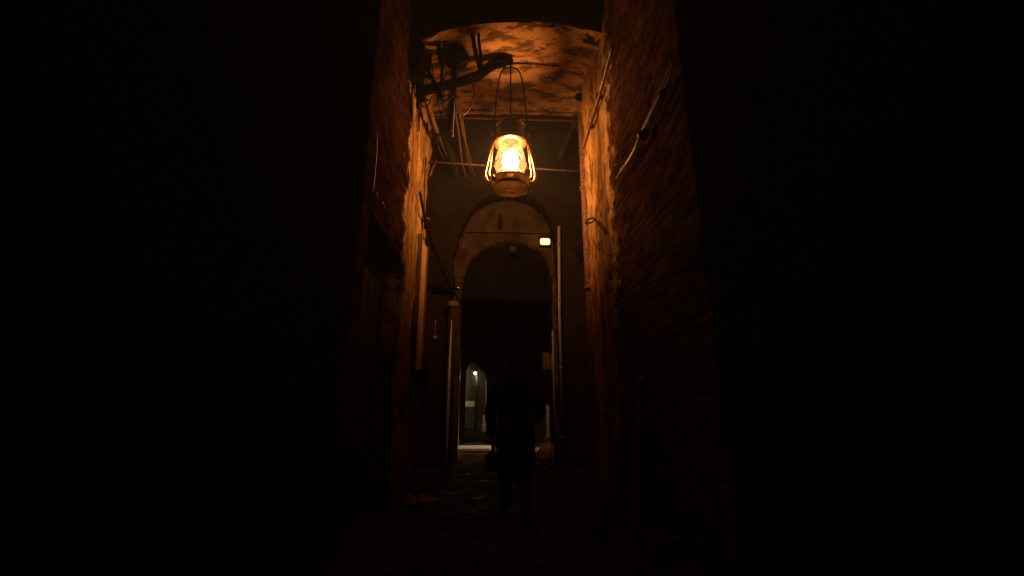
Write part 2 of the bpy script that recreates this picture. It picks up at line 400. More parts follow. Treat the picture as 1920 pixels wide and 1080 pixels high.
p = MB(); p.tube([(XL + 0.04, 5.78, 1.33), (XL + 0.055, 5.95, 1.32), (XL + 0.04, 6.15, 1.33)], 0.009); p.build('bar', m_pipe, hs)
bl = empty('bell_push', (XL, 6.05, 1.12), 'small round pale bell push on the left wall beneath the hasp', 'bell')
p = MB(); p.ball((XL + 0.035, 6.05, 1.12), 0.035, 2, (0.6, 1, 1)); p.build('button', m_pipe, bl)
p = MB(); p.box((XL + 0.02, 6.05, 1.12), (0.03, 0.12, 0.16), bev=0.008); p.build('plate', m_iron, bl)

# ---------------------------------------------------------------- right house
right = empty('brick_house', (XR + 0.2, 3, 0), 'brick house with patchy ochre plaster forming the right side of the alley', 'house')
us = joinspan((3.0, 4.4, 0.03), (4.4, 5.97, 0.022)); vs = joinspan((0, 6.6, 0.022), (6.6, ZT, 0.2))
def rh(u, v):
    k = plaster_mask(u, v); return brick_h(u, v, 3) * (1 - k) + (plaster_h(u, v, 5) + 0.012) * k
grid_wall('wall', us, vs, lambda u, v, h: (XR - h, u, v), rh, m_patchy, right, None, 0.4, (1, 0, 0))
fr = MB(); fr.box((5.67, 3.17, ZT / 2), (8.0, 0.3, ZT)); fr.build('front_wall', m_brick_y, right)  # added front facing away from the lantern, keeps the right side black
us = joinspan((5.97, 6.55, 0.022)); vs = joinspan((0, 6.6, 0.025), (6.6, ZT, 0.2))
def ph(u, v):
    k = np.clip((fbm(u, v, 0.6, 41) + (2.5 - v) * 0.35) * 5, 0, 1)
    return plaster_h(u, v, 25) * (1 - k) + brick_h(u, v, 6) * k
grid_wall('pilaster', us, vs, lambda u, v, h: (XR - 0.055 - h, u, v), ph, m_plaster, right, None, 0.45, (1, 0, 0))
grid_wall('rear_wall', joinspan((6.55, 8.32, 0.03)), joinspan((0, 6.8, 0.03), (6.8, ZT, 0.2)), lambda u, v, h: (XR + 0.2 - h, u, v), lambda u, v: brick_h(u, v, 12), m_soot, right, None, 0.3, (1, 0, 0))

# ---------------------------------------------------------------- vaulted arch across the alley
arch = empty('vaulted_arch', (0.1, 5.7, 5.8), 'low plastered vault bridging the alley above the lantern', 'arch')
VY0, VY1 = 5.2, 7.38
def soffit(x, y=5.2):
    t = (x - 0.35) / 1.42
    return 6.73 - (0.40 if t < 0 else 0.25) * abs(t) ** 2.3 * (1 - 0.9 * (y - 5.2) / 2.2)
us = span(XL - 0.05, XR + 0.12, 0.03); vs = span(VY0, VY1, 0.03)
grid_wall('soffit', us, vs, lambda u, v, h: (u, v, soffit(u, v) - h), lambda u, v: fbm(u * 0.7, v, 0.5, 90) * 0.03 + 0.022 * np.clip((fbm(u * 0.55, v, 0.42, 95, 5) + 0.02) * 25, 0, 1) + fbm(u, v, 0.08, 98, 3) * 0.014, m_vault, arch)
poly = [(x, soffit(x) + 0.012) for x in span(XL - 0.35, XR + 0.45, 0.1)]
p = MB(); p.prism(poly + [(XR + 0.45, ZT + 0.3), (XL - 0.35, ZT + 0.3)], VY0 - 0.02, VY0 + 0.26); p.build('spandrel', m_dark_brick_y, arch)
p = MB(); p.prism([(x, 6.85) for x, z in poly] + [(XR + 0.45, ZT + 0.3), (XL - 0.35, ZT + 0.3)], VY0 + 0.28, VY1 - 0.03); p.build('fill', m_dark_brick_y, arch)

# ---------------------------------------------------------------- rear masonry arch and end building
def sc(pts, y0, y1): return [(x * y1 / y0, CAM_H + (z - CAM_H) * y1 / y0) for x, z in pts]
AY = 8.3
open1 = sc([(-0.79, 3.0), (-0.80, 3.91), (-0.72, 4.3), (-0.62, 4.58), (-0.48, 4.9), (-0.31, 5.11), (-0.05, 5.26), (0.23, 5.32), (0.52, 5.28), (0.77, 5.17), (0.98, 4.95), (1.14, 4.62), (1.2, 4.2), (1.22, 3.72)], 7.9, AY)
ra = empty('masonry_arch', (0.2, AY, 0), 'dark masonry arch standing behind the hanging lantern', 'arch')
o2 = []
for (x0, z0), (x1, z1) in zip([(open1[0][0], 0.0)] + open1, open1 + [(open1[-1][0], 0.0)]):
    m = max(1, int(math.hypot(x1 - x0, z1 - z0) / 0.06))
    for k in range(m): o2.append((x0 + (x1 - x0) * k / m + rnd.uniform(-.022, .022), z0 + (z1 - z0) * k / m + rnd.uniform(-.022, .022)))
open1 = o2
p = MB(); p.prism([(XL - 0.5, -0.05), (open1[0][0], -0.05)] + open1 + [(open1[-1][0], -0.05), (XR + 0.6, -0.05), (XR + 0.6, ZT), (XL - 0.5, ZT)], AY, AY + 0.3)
p.build('wall', m_dark_brick_y, ra)
FY = 9.0
end = empty('end_building', (0.2, FY, 0), 'brown rendered end building with a blind arch and slit window above its dark passage', 'building')
arch2 = sc([(-0.71, 3.23), (-0.67, 3.6), (-0.59, 3.92), (-0.44, 4.17), (-0.26, 4.34), (0.02, 4.46), (0.36, 4.5), (0.7, 4.44), (0.99, 4.3), (1.14, 4.05), (1.21, 3.71), (1.22, 3.23)], 8.6, FY)
slx, slz0, slz1 = 0.115, 4.93, 5.32
us = joinspan((-2.0, slx - 0.04, 0.04), (slx - 0.04, slx + 0.04, 0.04), (slx + 0.04, 2.2, 0.04)); vs = joinspan((0, slz0, 0.04), (slz0, slz1, 0.04), (slz1, 8, 0.06))
ax = [q[0] for q in arch2]; az = [q[1] for q in arch2]
def in_arch(u, v): return ax[0] < u < ax[-1] and v < np.interp(u, ax, az)
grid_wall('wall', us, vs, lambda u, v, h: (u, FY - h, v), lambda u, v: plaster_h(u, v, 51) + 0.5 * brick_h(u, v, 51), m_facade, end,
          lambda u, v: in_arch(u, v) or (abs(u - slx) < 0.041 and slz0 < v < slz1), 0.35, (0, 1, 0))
p = MB(); p.prism(arch2[::-1], FY + 0.2, FY + 0.3)
tym = p.build('tympanum', m_shade_boards, end)
p = MB(); p.box((0.25, FY + 0.16, 3.4), (2.1, 0.14, 0.16), bev=0.01); p.build('lintel', m_shade_boards, end)
p = MB(); p.box((slx, FY + 0.22, (slz0 + slz1) / 2), (0.12, 0.03, 0.45)); p.build('slit_window', m_iron, end)
p = MB(); p.box((0.2, FY - 0.03, 4.86), (2.6, 0.08, 0.06), bev=0.012); p.build('string_course', m_facade, end)
# dark passage through the end building
pas = empty('passage', (0.2, 11, 0), 'black covered passage leading through to the lit courtyard', 'passage')
p = MB(); p.box((-1.1, 11.2, 1.7), (0.3, 3.7, 3.4)); p.build('side_wall', m_soot, pas)
p = MB(); p.box((1.55, 10.2, 1.7), (0.3, 1.7, 3.4)); p.build('side_wall', m_soot, pas)
p = MB(); p.box((1.55, 12.4, 1.7), (0.3, 1.3, 3.4)); p.build('side_wall', m_soot, pas)
p = MB(); p.box((1.55, 11.4, 2.25), (0.3, 0.7, 2.3)); p.build('added_hatch_head', m_soot, pas)  # added low head, keeps the lamp's light down on the floor
sr = empty('added_side_room', (2.4, 11.4, 0), 'small unseen side room, added so its low hatch shapes light onto the passage floor', 'room')  # unseen room added to confine the lamp's light to its hatch
for c_, d_ in (((3.3, 11.4, 1.7), (0.2, 2.6, 3.4)), ((2.45, 10.2, 1.7), (1.5, 0.2, 3.4)), ((2.45, 12.6, 1.7), (1.5, 0.2, 3.4)), ((2.45, 11.4, 3.3), (1.5, 2.2, 0.2))):
    p = MB(); p.box(c_, d_); p.build('wall', m_soot, sr)
rl = empty('room_lamp', (2.6, 11.4, 1.25), 'glowing lamp on the wall of the side room behind the low hatch', 'lamp')
p = MB(); p.ball((2.6, 11.4, 1.25), 0.12, 3); p.build('globe', m_roomlamp, rl)
p = MB(); p.tube([(2.6, 11.4, 1.35), (2.65, 11.4, 1.6), (3.2, 11.4, 1.6)], 0.02, 8); p.build('arm', m_iron, rl)
p = MB(); p.box((0.2, 11.2, 3.5), (3.2, 3.7, 0.2)); p.build('ceiling', m_soot, pas)
IY = 13.0
door_o = [(-0.83, -0.05), (-0.83, 2.05), (-0.76, 2.2), (-0.66, 2.3), (-0.5, 2.2), (-0.3, 2.0), (-0.2, 1.8), (-0.2, -0.05)]
p = MB(); p.prism([(-1.4, -0.05)] + door_o + [(1.9, -0.05), (1.9, 3.6), (-1.4, 3.6)], IY, IY + 0.25); p.build('inner_wall', m_dark_brick_y, pas)
p = MB(); p.box((-0.905, 11.6, 1.3), (0.05, 0.07, 2.6), bev=0.008); p.box((-0.9, 11.55, 0.13), (0.06, 0.12, 0.26), bev=0.012); p.build('jamb', m_pipe, pas)
st = empty('lit_patch_step', (-0.45, 11.4, 0), 'pale step slab standing for the patch of light on the dark passage floor', 'step')
p = MB(); p.box((-0.47, 11.42, 0.02), (0.84, 0.75, 0.07), bev=0.02); p.build('slab', m_white, st)  # white colour stands for light lying on the floor

# ---------------------------------------------------------------- courtyard beyond
def vpier(name, label, x0, x1, y0, y1, z0, z1, mat, mat2=None):
    t = empty(name, ((x0 + x1) / 2, y0, 0), label, 'pier')
    p = MB(); p.box(((x0 + x1) / 2, (y0 + y1) / 2, (z0 + z1) / 2), (x1 - x0, y1 - y0, z1 - z0), bev=0.015); p.build('shaft', mat, t)
    p = MB(); p.box(((x0 + x1) / 2, (y0 + y1) / 2, 0.14), (x1 - x0 + 0.1, y1 - y0 + 0.1, 0.28), bev=0.02); p.build('base', mat2 or mat, t)
def pier_at(name, label, px0, px1, pyt, Y, d, mat, mat2=None):
    a, b = at(px0, pyt, Y), at(px1, pyt, Y); vpier(name, label, a.x, b.x, Y, Y + d, 0.0, a.z, mat, mat2)
pier_at('gate_pier', 'pale narrow pier at the left edge of the far courtyard doorway', 871, 881, 672, 20.6, 0.4, m_tan)
pier_at('gate_pier', 'pale rendered pier at the right of the far courtyard with an orange base', 900, 917, 714, 17.6, 0.5, m_pale, m_board)
pier_at('gate_post', 'short tan post nearest the passage in the far courtyard', 905, 913, 779, 17.0, 0.15, m_tan)
lw = empty('low_wall', (-1.0, 19, 0), 'low grey courtyard wall with a bright white coping in the far doorway', 'wall')
a, b = at(868, 763, 19), at(896, 752, 19); cx_ = (a.x + b.x) / 2; wx_ = b.x - a.x
p = MB(); p.box((cx_, 19.15, a.z / 2), (wx_ - 0.06, 0.3, a.z), bev=0.01); p.build('body', m_dark_render, lw)
p = MB(); p.box((cx_, 19.13, (a.z + b.z) / 2 + 0.002), (wx_, 0.4, b.z - a.z), bev=0.04); p.build('coping', m_white, lw)
fh = empty('far_house', (-1.5, 23, 0), 'dark brick house with a framed window at the far end of the courtyard', 'house')
p = MB(); p.box((-1.0, 23.4, 3.5), (9, 0.6, 7.0)); p.build('wall', m_brick, fh)
a, b = at(881, 748, 23), at(892, 719, 23)
p = MB(); p.box(((a.x + b.x) / 2, 23.05, (a.z + b.z) / 2), (b.x - a.x, 0.12, b.z - a.z), bev=0.02); wf = p.build('window_frame', m_board, fh)
p = MB(); p.box(((a.x + b.x) / 2, 22.98, (a.z + b.z) / 2), ((b.x - a.x) * 0.6, 0.03, (b.z - a.z) * 0.8)); p.build('pane', m_darkwood, wf)
cw = empty('courtyard_wall', (2.6, 18, 0), 'tall brick wall bounding the right of the far courtyard', 'wall')
p = MB(); p.box((2.75, 18.2, 3), (0.3, 9.8, 6)); p.build('face', m_brick, cw)
cw2 = empty('courtyard_wall', (-3.6, 18, 0), 'tall brick wall bounding the left of the far courtyard', 'wall')
p = MB(); p.box((-3.75, 18.2, 3), (0.3, 9.8, 6)); p.build('face', m_brick, cw2)
B = at(891, 700, 16.3)
sl = empty('street_lamp', (B.x + 0.08, 16.6, 0), 'slim dark street lamp with a small white bulb seen through the far doorway', 'lamp')
p = MB(); p.tube([(B.x + 0.05, 16.6, 0), (B.x + 0.05, 16.6, B.z - 0.12), (B.x, 16.42, B.z + 0.1)], [0.06, 0.055, 0.03], 10, smooth=False); p.build('pole', m_iron, sl)
p = MB(); p.ball(B, 0.055, 3); p.build('bulb', m_bulb, sl)
p = MB(); p.lathe([(0.15, 0.07), (0.10, 0.13), (0.03, 0.16)], B, 16); p.build('shade', m_iron, sl)
point_light('bulb_light', B + Vector((0.0, 0.05, -0.14)), BULB_W, (1.0, 0.76, 0.45), 0.05, sl)

# ---------------------------------------------------------------- fittings of the end of the alley
wl = empty('bulkhead_light', (1.08, FY, 4.6), 'small glowing rectangular bulkhead light on the end wall right of the lantern', 'lamp')
c1 = at(1022, 453, FY - 0.1)
p = MB(); p.box(c1 + Vector((0, 0.05, 0.0)), (0.27, 0.06, 0.22), bev=0.03); p.box(c1 + Vector((0, 0.0, 0.10)), (0.27, 0.16, 0.025), bev=0.008); p.build('housing', m_iron, wl)
p = MB(); p.box(c1, (0.225, 0.09, 0.15), bev=0.042); p.build('diffuser', m_walllight, wl)
gl = empty('globe_lamp', (0.4, FY, 4.3), 'dim unlit round globe lamp fixed inside the blind arch', 'lamp')
c2 = at(962, 468, FY - 0.05)
p = MB(); p.ball(c2, 0.085, 3); p.build('globe', m_dark_render, gl)
p = MB(); p.tube([c2 + Vector((0, 0.02, 0.06)), c2 + Vector((0, 0.1, 0.16)), c2 + Vector((0, 0.27, 0.16))], 0.015); p.build('bracket', m_iron, gl)
def pipe(name, label, pts, r, mat, clamps=()):
    t = empty(name, Vector(pts[0]), label, 'pipe')
    p = MB(); p.tube(pts, r, 12, smooth=False); p.build('tube', mat, t)
    for q in clamps:
        k = MB(); k.lathe([(r * 0.9, -0.02), (r * 1.35, -0.02), (r * 1.35, 0.02), (r * 0.9, 0.02)], q, 12); k.build('clamp', mat, t)
PY = AY - 0.1
pipe('downpipe', 'grimy white downpipe on the right jamb of the rear arch', [at(1058, 872, PY), at(1049, 590, PY), at(1048, 425, PY)], 0.030, m_pipe, [at(1056, 820, PY), at(1052, 690, PY), at(1049, 560, PY), at(1048, 460, PY)])
pipe('conduit', 'thin pale conduit just left of the white downpipe', [at(1042, 870, PY + .1), at(1036, 620, PY + .1)], 0.018, m_pipe, [at(1039, 750, PY + .1)])
for (x0, x1, y0, y1, lb) in ((1018, 1030, 661, 693, 'small brown meter box beside the thin conduit, the left of two'), (1032, 1041, 664, 694, 'narrow brown meter box tight against the thin conduit')):
    a, b = at(x0, y1, PY + .14), at(x1, y0, PY + .14)
    t = empty('wall_box', (a + b) / 2, lb, 'box', 'meter boxes in the rear arch')
    p = MB(); p.box((a + b) / 2 + Vector((0, 0.05, 0)), (b.x - a.x, 0.1, b.z - a.z), bev=0.008); p.build('case', m_wood, t)
    p = MB(); p.box((a + b) / 2 + Vector((0, -0.006, 0)), ((b.x - a.x) * 0.8, 0.012, (b.z - a.z) * 0.85), bev=0.004); p.build('lid', m_wood, t)
# left post with a pale strip painted as its lit edge, and cross bar
po = empty('door_post', at(845, 875, PY), 'tall worn post with a pale strip painted as its lit edge at the left of the rear arch', 'post')
a = at(838, 872, PY); b = at(852, 572, PY)
p = MB(); p.tube([(a.x, PY, 0), (b.x - 0.03, PY, b.z)], 0.08, 14, smooth=False); p.build('shaft', m_darkwood, po)
p = MB(); p.tube([at(837, 868, PY - .1), at(842, 700, PY - .1), at(847, 600, PY - .1)], [0.022, 0.03, 0.004], 8); p.build('lit_edge_strip', m_white, po)
p = MB(); p.lathe([(0.09, -0.06), (0.115, -0.04), (0.115, 0.03), (0.09, 0.06)], (b.x - 0.03, PY, b.z), 14, cap=True); p.build('capital', m_wood, po)
p = MB(); p.box((a.x + 0.05, PY - 0.06, 0.1), (0.05, 0.05, 0.26), (0, R(-35), 0)); p.build('foot_brace', m_pipe, po)
cb = empty('cross_bar', at(840, 541, PY), 'dark iron bracket bar across the top of the worn post', 'bar')
p = MB(); p.tube([at(814, 541, PY), at(862, 542, PY)], 0.032, 8, smooth=False); p.build('bar', m_iron, cb)
p = MB(); p.tube([at(850, 536, PY - .05), at(866, 543, PY - .05)], 0.02, 8, smooth=False); p.build('bolt', m_brass, cb)
sp = empty('small_spotlight', at(818, 625, 8.0), 'tiny dark fitting with a glint on the rear left wall', 'lamp')
p = MB(); q = at(816, 633, 7.9); p.box(q, (0.07, 0.12, 0.06), bev=0.015); p.build('body', m_pipe, sp)
p = MB(); p.tube([q, at(816, 600, 7.9)], 0.012, 6, smooth=False); p.build('stem', m_rust, sp)

# tie rods across the alley
for (a, b, lb) in ((at(845, 221, 7.0), at(1096, 227, 7.0), 'thin iron tie rod crossing just behind the vault, the upper of two'), (at(812, 303, 7.0), at(1100, 323, 7.0), 'thin slanting iron tie rod crossing behind the lantern, the lower of two')):
    a.x = XL - 0.1; b.x = XR + 0.2
    t = empty('tie_rod', (a + b) / 2, lb, 'rod', 'tie rods')
    p = MB(); p.tube([a, b], 0.018, 8, smooth=False); p.build('bar', m_rust, t)
    for q in (a + Vector((0.02, 0, 0)), b - Vector((0.04, 0, 0))):
        p = MB(); p.box(q, (0.02, 0.14, 0.14), bev=0.004); p.build('anchor_plate', m_rust, t)

# right drain pipe with open elbow mouth
dp = empty('drain_pipe', (1.57, 6.75, 0), 'rusty drain pipe with an open elbow mouth at the top of the right pilaster', 'pipe')
p = MB(); p.tube([(1.57, 6.75, 0), (1.57, 6.75, 6.04), (1.57, 6.73, 6.3), (1.54, 6.6, 6.43), (1.50, 6.45, 6.45)], [0.075, 0.075, 0.075, 0.09, 0.105], 16, sub=4, cap=False); p.build('tube', m_rust, dp)
p = MB(); p.ball((1.51, 6.48, 6.448), 0.09, 2, (1, 0.15, 1)); p.build('mouth', m_iron, dp)  # black disc set in the open end for its dark inside
for z in (1.2, 3.0, 4.8):
    k = MB(); k.lathe([(0.07, -0.03), (0.095, -0.03), (0.095, 0.03), (0.07, 0.03)], (1.57, 6.75, z), 14); k.build('clamp', m_rust, dp)
tp = empty('timber_post', (1.66, 7.1, 0), 'dark timber post behind the rusty drain pipe', 'post')
p = MB(); p.box((1.66, 7.1, 3.2), (0.16, 0.2, 7.2), bev=0.02); p.build('shaft', m_darkwood, tp)
p = MB(); p.box((1.59, 7.1, 6.4), (0.3, 0.22, 0.16), bev=0.02); p.build('corbel', m_darkwood, tp)

for (a, b, lb) in ((at(1089, 202, 7.6), at(1046, 300, 7.9), 'dark diagonal timber brace under the upper right of the rear masonry'), (at(824, 215, 7.7), at(858, 330, 7.95), 'dark diagonal timber brace under the upper left of the rear masonry')):
    t = empty('timber_brace', (a + b) / 2, lb, 'beam', 'timber braces')
    p = MB(); p.tube([a, b], 0.07, 4, smooth=False)
    for f in p.bm.faces: f.smooth = False
    p.build('beam', m_darkwood, t)
    p = MB(); p.box(a, (0.12, 0.1, 0.16), bev=0.01); p.build('shoe', m_iron, t)
# left conduit, insulator and drooping cable
pipe('wall_conduit', 'straight rusty conduit running up the far edge of the left wall', [on(795, 412, XL + 0.05), on(799, 296, XL + 0.05)], 0.02, m_rust, [on(797, 350, XL + 0.05)])
ins = empty('cable_bracket', on(793, 412, XL + .05), 'small metal cable bracket at the foot of the conduit on the left wall', 'bracket')
q = on(792, 412, XL + 0.03); p = MB(); p.box(q + Vector((0.05, 0, 0)), (0.14, 0.12, 0.03), bev=0.006); p.build('plate', m_rust, ins)
p = MB(); p.tube([q + Vector((0.06, 0, 0)), q + Vector((0.06, 0, -0.16))], 0.03, 8, smooth=False); p.build('knob', m_iron, ins)
def cable(name, label, pts, r, mat, cat='cable', group=None, n=7):
    p = MB(); p.tube(pts, r, n); o = p.build(name, mat); return tag(o, label, cat, group)
cable('drooping_cable', 'dark cable drooping from the left bracket down to the cross bar', [q + Vector((0.02, -0.45, 0.28)), q + Vector((0.06, 0, -0.05)), at(815, 470, 7.6), at(832, 510, 7.9), at(846, 538, PY - .04), at(866, 572, PY), at(876, 590, PY + 0.6)], 0.022, m_rubber)
cable('thin_cable', 'thin dark cable sagging across the rear arch from its left side', [at(805, 519, 7.9), at(840, 517, 8.1), at(875, 524, 8.2), at(910, 545, 8.9)], 0.010, m_rubber)
cable('bent_rod', 'short bent rod leaning off the left wall beside the conduit', [at(806, 330, 7.2), at(812, 314, 7.3), at(818, 302, 7.4)], 0.022, m_rust)
cable('loose_wire', 'fine pale wire hanging alone on the dark left wall', [on(706, 246, XL + .06), on(706, 285, XL + .06), on(702, 335, XL + .06), on(699, 360, XL + .06)], 0.006, m_pipe)
for k, (x, y) in enumerate(((706, 366), (718, 384))):
    t = cable('nail', 'bent pale nail in the dark left wall, %s' % ('upper of two below the fine wire' if k == 0 else 'lower of two below the fine wire'), [on(x, y - 5, XL + .02), on(x + 1, y, XL + .07), on(x + 2, y + 6, XL + .06)], 0.008, m_pipe, 'nail', 'nails')

# cable bundles
def bundle(name, label, a, b, n, spread, r, mat, sag=0.08, tie=True, fray=0.0):
    a, b = Vector(a), Vector(b); t = empty(name, a, label, 'cable bundle')
    for k in range(n):
        o = Vector((rnd.uniform(-1, 1), 0, rnd.uniform(-1, 1))) * spread; o2 = o + Vector((rnd.uniform(-1, 1), rnd.uniform(-1, 1), rnd.uniform(-1, 1))) * spread * 0.7
        e = b + o2 + (b - a).normalized() * rnd.uniform(-fray, fray)
        m1 = a.lerp(b, 0.33) + o - Vector((0, 0, sag * rnd.uniform(0.6, 1.3))); m2 = a.lerp(b, 0.68) + o2 - Vector((0, 0, sag * rnd.uniform(0.6, 1.3)))
        p = MB(); p.tube([a + o, m1, m2, e], r * rnd.uniform(0.8, 1.2), 6); p.build('wire', mat, t)
    if tie:
        c = a.lerp(b, 0.42) - Vector((0, 0, sag)); p = MB(); d = (b - a).normalized() * 0.03
        p.tube([c - d, c + d], spread * 1.7, 8, smooth=False); p.build('tie', m_rubber, t)
bundle('cable_bundle', 'brown cables running back from the dark bracket arm along the left wall', at(796, 185, 5.6), at(838, 300, 8.2), 4, 0.055, 0.017, m_cable, 0.05)
bundle('cable_bundle', 'brown cables descending behind the drop pipe left of the lantern', at(856, 182, 6.4), at(884, 330, 8.25), 4, 0.07, 0.018, m_cable, 0.04, False)
bundle('cable_bundle', 'pair of brown cables strung up the lit right pilaster', on(1150, 82, XR - .1), on(1096, 275, XR - .07), 3, 0.03, 0.014, m_cable, 0.03)
bundle('cable_bundle', 'frayed brown cables along the dark right brick wall', on(1246, 168, XR - .08), on(1163, 322, XR - .09), 4, 0.035, 0.008, m_cable, 0.05, True, 0.15)
bundle('cable_bundle', 'dim cables continuing along the right brick wall towards the camera', on(1263, 112, XR - .08), on(1236, 180, XR - .08), 2, 0.02, 0.01, m_cable, 0.03, False)
bundle('cable_bundle', 'thin branching wires off the frayed cables on the right wall', on(1258, 150, XR - .06), on(1236, 172, XR - .08), 2, 0.015, 0.007, m_cable, 0.02, False)
# right wall bracket lamp and hooked cable
cable('hooked_cable', 'short hooked cable looping over the edge of the right pilaster', [on(1090, 432, XR + .1), on(1100, 415, XR - .1), on(1112, 409, XR - .13), on(1122, 420, XR - .12), on(1136, 438, XR - .07)], 0.014, m_rubber)
fl = empty('floodlight', on(1087, 470, XR + .1), 'small black unlit floodlight bracketed to the rear right wall', 'lamp')
q = on(1088, 470, XR + 0.1)
p = MB(); p.box(q, (0.16, 0.22, 0.17), (R(12), 0, 0), 0.015); p.build('housing', m_iron, fl)
p = MB(); p.tube([q + Vector((0.02, 0, 0.05)), q + Vector((-0.02, 0.3, 0.2)), q + Vector((0.2, 0.5, 0.25))], 0.018, 6); p.ball(q + Vector((-0.03, 0.35, 0.17)), 0.035, 2); p.build('bracket', m_brass, fl)

# ---------------------------------------------------------------- overhead clutter on the left
LY = 5.85
KD = LY / 5.2
ar = empty('bracket_arm', at(765, 172, LY), 'crooked black bracket arm reaching from the left wall to hold the lantern', 'bracket')
p = MB(); p.tube([at(752, 172, LY), at(790, 170, LY), at(850, 155, LY), at(895, 139, LY), at(922, 122, LY), at(945, 115, LY), at(962, 113, LY)], [0.10, 0.085, 0.06, 0.055, 0.075, 0.085, 0.03], 12, sub=8)
for v in p.bm.verts: v.co += Vector((rnd.uniform(-1, 1), rnd.uniform(-1, 1), rnd.uniform(-1, 1))) * 0.006
p.build('arm', m_iron, ar)
p = MB(); p.tube([at(778, 183, LY - .04), at(850, 164, LY - .04), at(896, 150, LY - .04), at(925, 130, LY - .04), at(948, 124, LY - .04)], 0.018, 8); p.build('sleeve', m_rubber, ar)
p = MB(); e = at(957, 118, LY); p.tube([e + Vector((0, 0, 0.05)), e + Vector((0.02, 0, -0.01)), e + Vector((0, 0, -0.05)), e + Vector((-0.025, 0, -0.02))], 0.012, 8); p.build('hook', m_iron, ar)
jb = empty('junction_box', at(772, 120, 4.9 * KD), 'black junction box thick with wiring high on the left wall under the vault', 'box')
q = Vector((-1.16, 5.32, 6.02)); p = MB(); p.box(q, (0.2, 0.3, 0.5), (0, R(4), 0), 0.03); p.build('case', m_iron, jb)
p = MB(); p.box(q + Vector((0.0, -0.16, 0)), (0.17, 0.03, 0.42), bev=0.008); p.build('lid', m_iron, jb)
for k in range(16):
    x = 756 + k * 3.3 + rnd.uniform(-2, 2); y0 = 66 - k * 1.2; y1 = rnd.uniform(165, 205) if k < 12 else rnd.uniform(130, 165); Yk = (4.8 + rnd.uniform(0, 0.15)) * KD
    cable('hanging_cable', ['thick black cable bunched below the junction box', 'thin black cable end dangling below the junction box'][k % 2], [at(x + 3, y0, Yk), at(x + rnd.uniform(-4, 4), 100, Yk), at(x + rnd.uniform(-5, 5), 140, Yk), at(x + rnd.uniform(-6, 6), y1, Yk)], rnd.uniform(0.012, 0.026), m_rubber, 'cable', ['thick cables by the junction box', 'thin cables by the junction box'][k % 2])
Yc = 4.78 * KD
for (lb, pts, r) in (
    ('black cable curving down along the left haunch of the vault', [(794, 72), (795, 110), (804, 135), (818, 165), (830, 185)], 0.022),
    ('thick black cable dropping from the arch edge left of the unlit lamp', [(820, 62), (823, 90), (827, 115), (832, 128)], 0.026),
    ('thin black cable passing left of the round unlit lamp', [(838, 58), (833, 90), (829, 130), (827, 165), (822, 188)], 0.018),
    ('loop of thin black wire under the bracket arm', [(826, 150), (828, 185), (838, 188), (850, 178), (856, 160)], 0.009),
    ('thick black cable pair hanging from the crown of the arch', [(884, 45), (887, 70), (891, 95), (899, 125), (901, 140)], 0.026),
    ('slim brown cable hanging just right of the thick pair', [(897, 44), (898, 75), (902, 105), (904, 132)], 0.017),
    ('short wire stub curling off the crown of the arch', [(903, 38), (908, 48), (914, 46), (916, 36)], 0.010),
    ('short wire end poking down near the crown cables', [(871, 48), (872, 56), (873, 66)], 0.008)):
    cable('arch_cable', lb, [at(x, y, Yc) for x, y in pts], r * 1.35, m_rubber)
cable('curved_wire', 'shiny curved wire bowing out under the bracket arm beside the drop pipe', [at(884, 138, 5.0 * KD), at(887, 160, 5.0 * KD), at(889, 178, 5.0 * KD), at(881, 203, 5.0 * KD), at(868, 217, 5.0 * KD)], 0.011, m_cable)
for k in range(14):
    x = rnd.uniform(752, 842); y0 = rnd.uniform(70, 150) if x < 800 else rnd.uniform(60, 120); L = rnd.uniform(40, 110); Yk = (4.85 + rnd.uniform(0, 0.5)) * KD
    loop = rnd.random() < 0.5; dx = rnd.uniform(-10, 22)
    pts = [(x, y0), (x + dx * .3, y0 + L * .5), (x + dx, y0 + L)] + ([(x + dx + 12, y0 + L + 6), (x + dx + 22, y0 + L * .7)] if loop else [(x + dx * 1.3 + rnd.uniform(-5, 5), y0 + L * 1.25)])
    P_ = [at(px, py, Yk) for px, py in pts]
    for q in P_: q.x = max(q.x, XL + 0.05)
    cable('tangle_wire', 'thin dark loop of wire in the tangle over the left end of the bracket arm' if loop else 'thin dark loose wire end in the tangle over the left end of the bracket arm', P_, rnd.uniform(0.005, 0.010), m_rubber, 'wire', 'wire loops in the upper left tangle' if loop else 'loose wire ends in the upper left tangle', 6)
cl_ = empty('ceiling_wire', at(955, 104, 6.0), 'thin wire pinned across the vault above the lantern', 'wire')
p = MB(); a = [Vector((x, 6.0, soffit(x, 6.0) - 0.035)) for x in np.linspace(0.25, 1.05, 6)]; p.tube(a + [Vector((1.1, 6.05, soffit(1.1, 6) - 0.16))], 0.012, 6); p.build('wire', m_rubber, cl_)
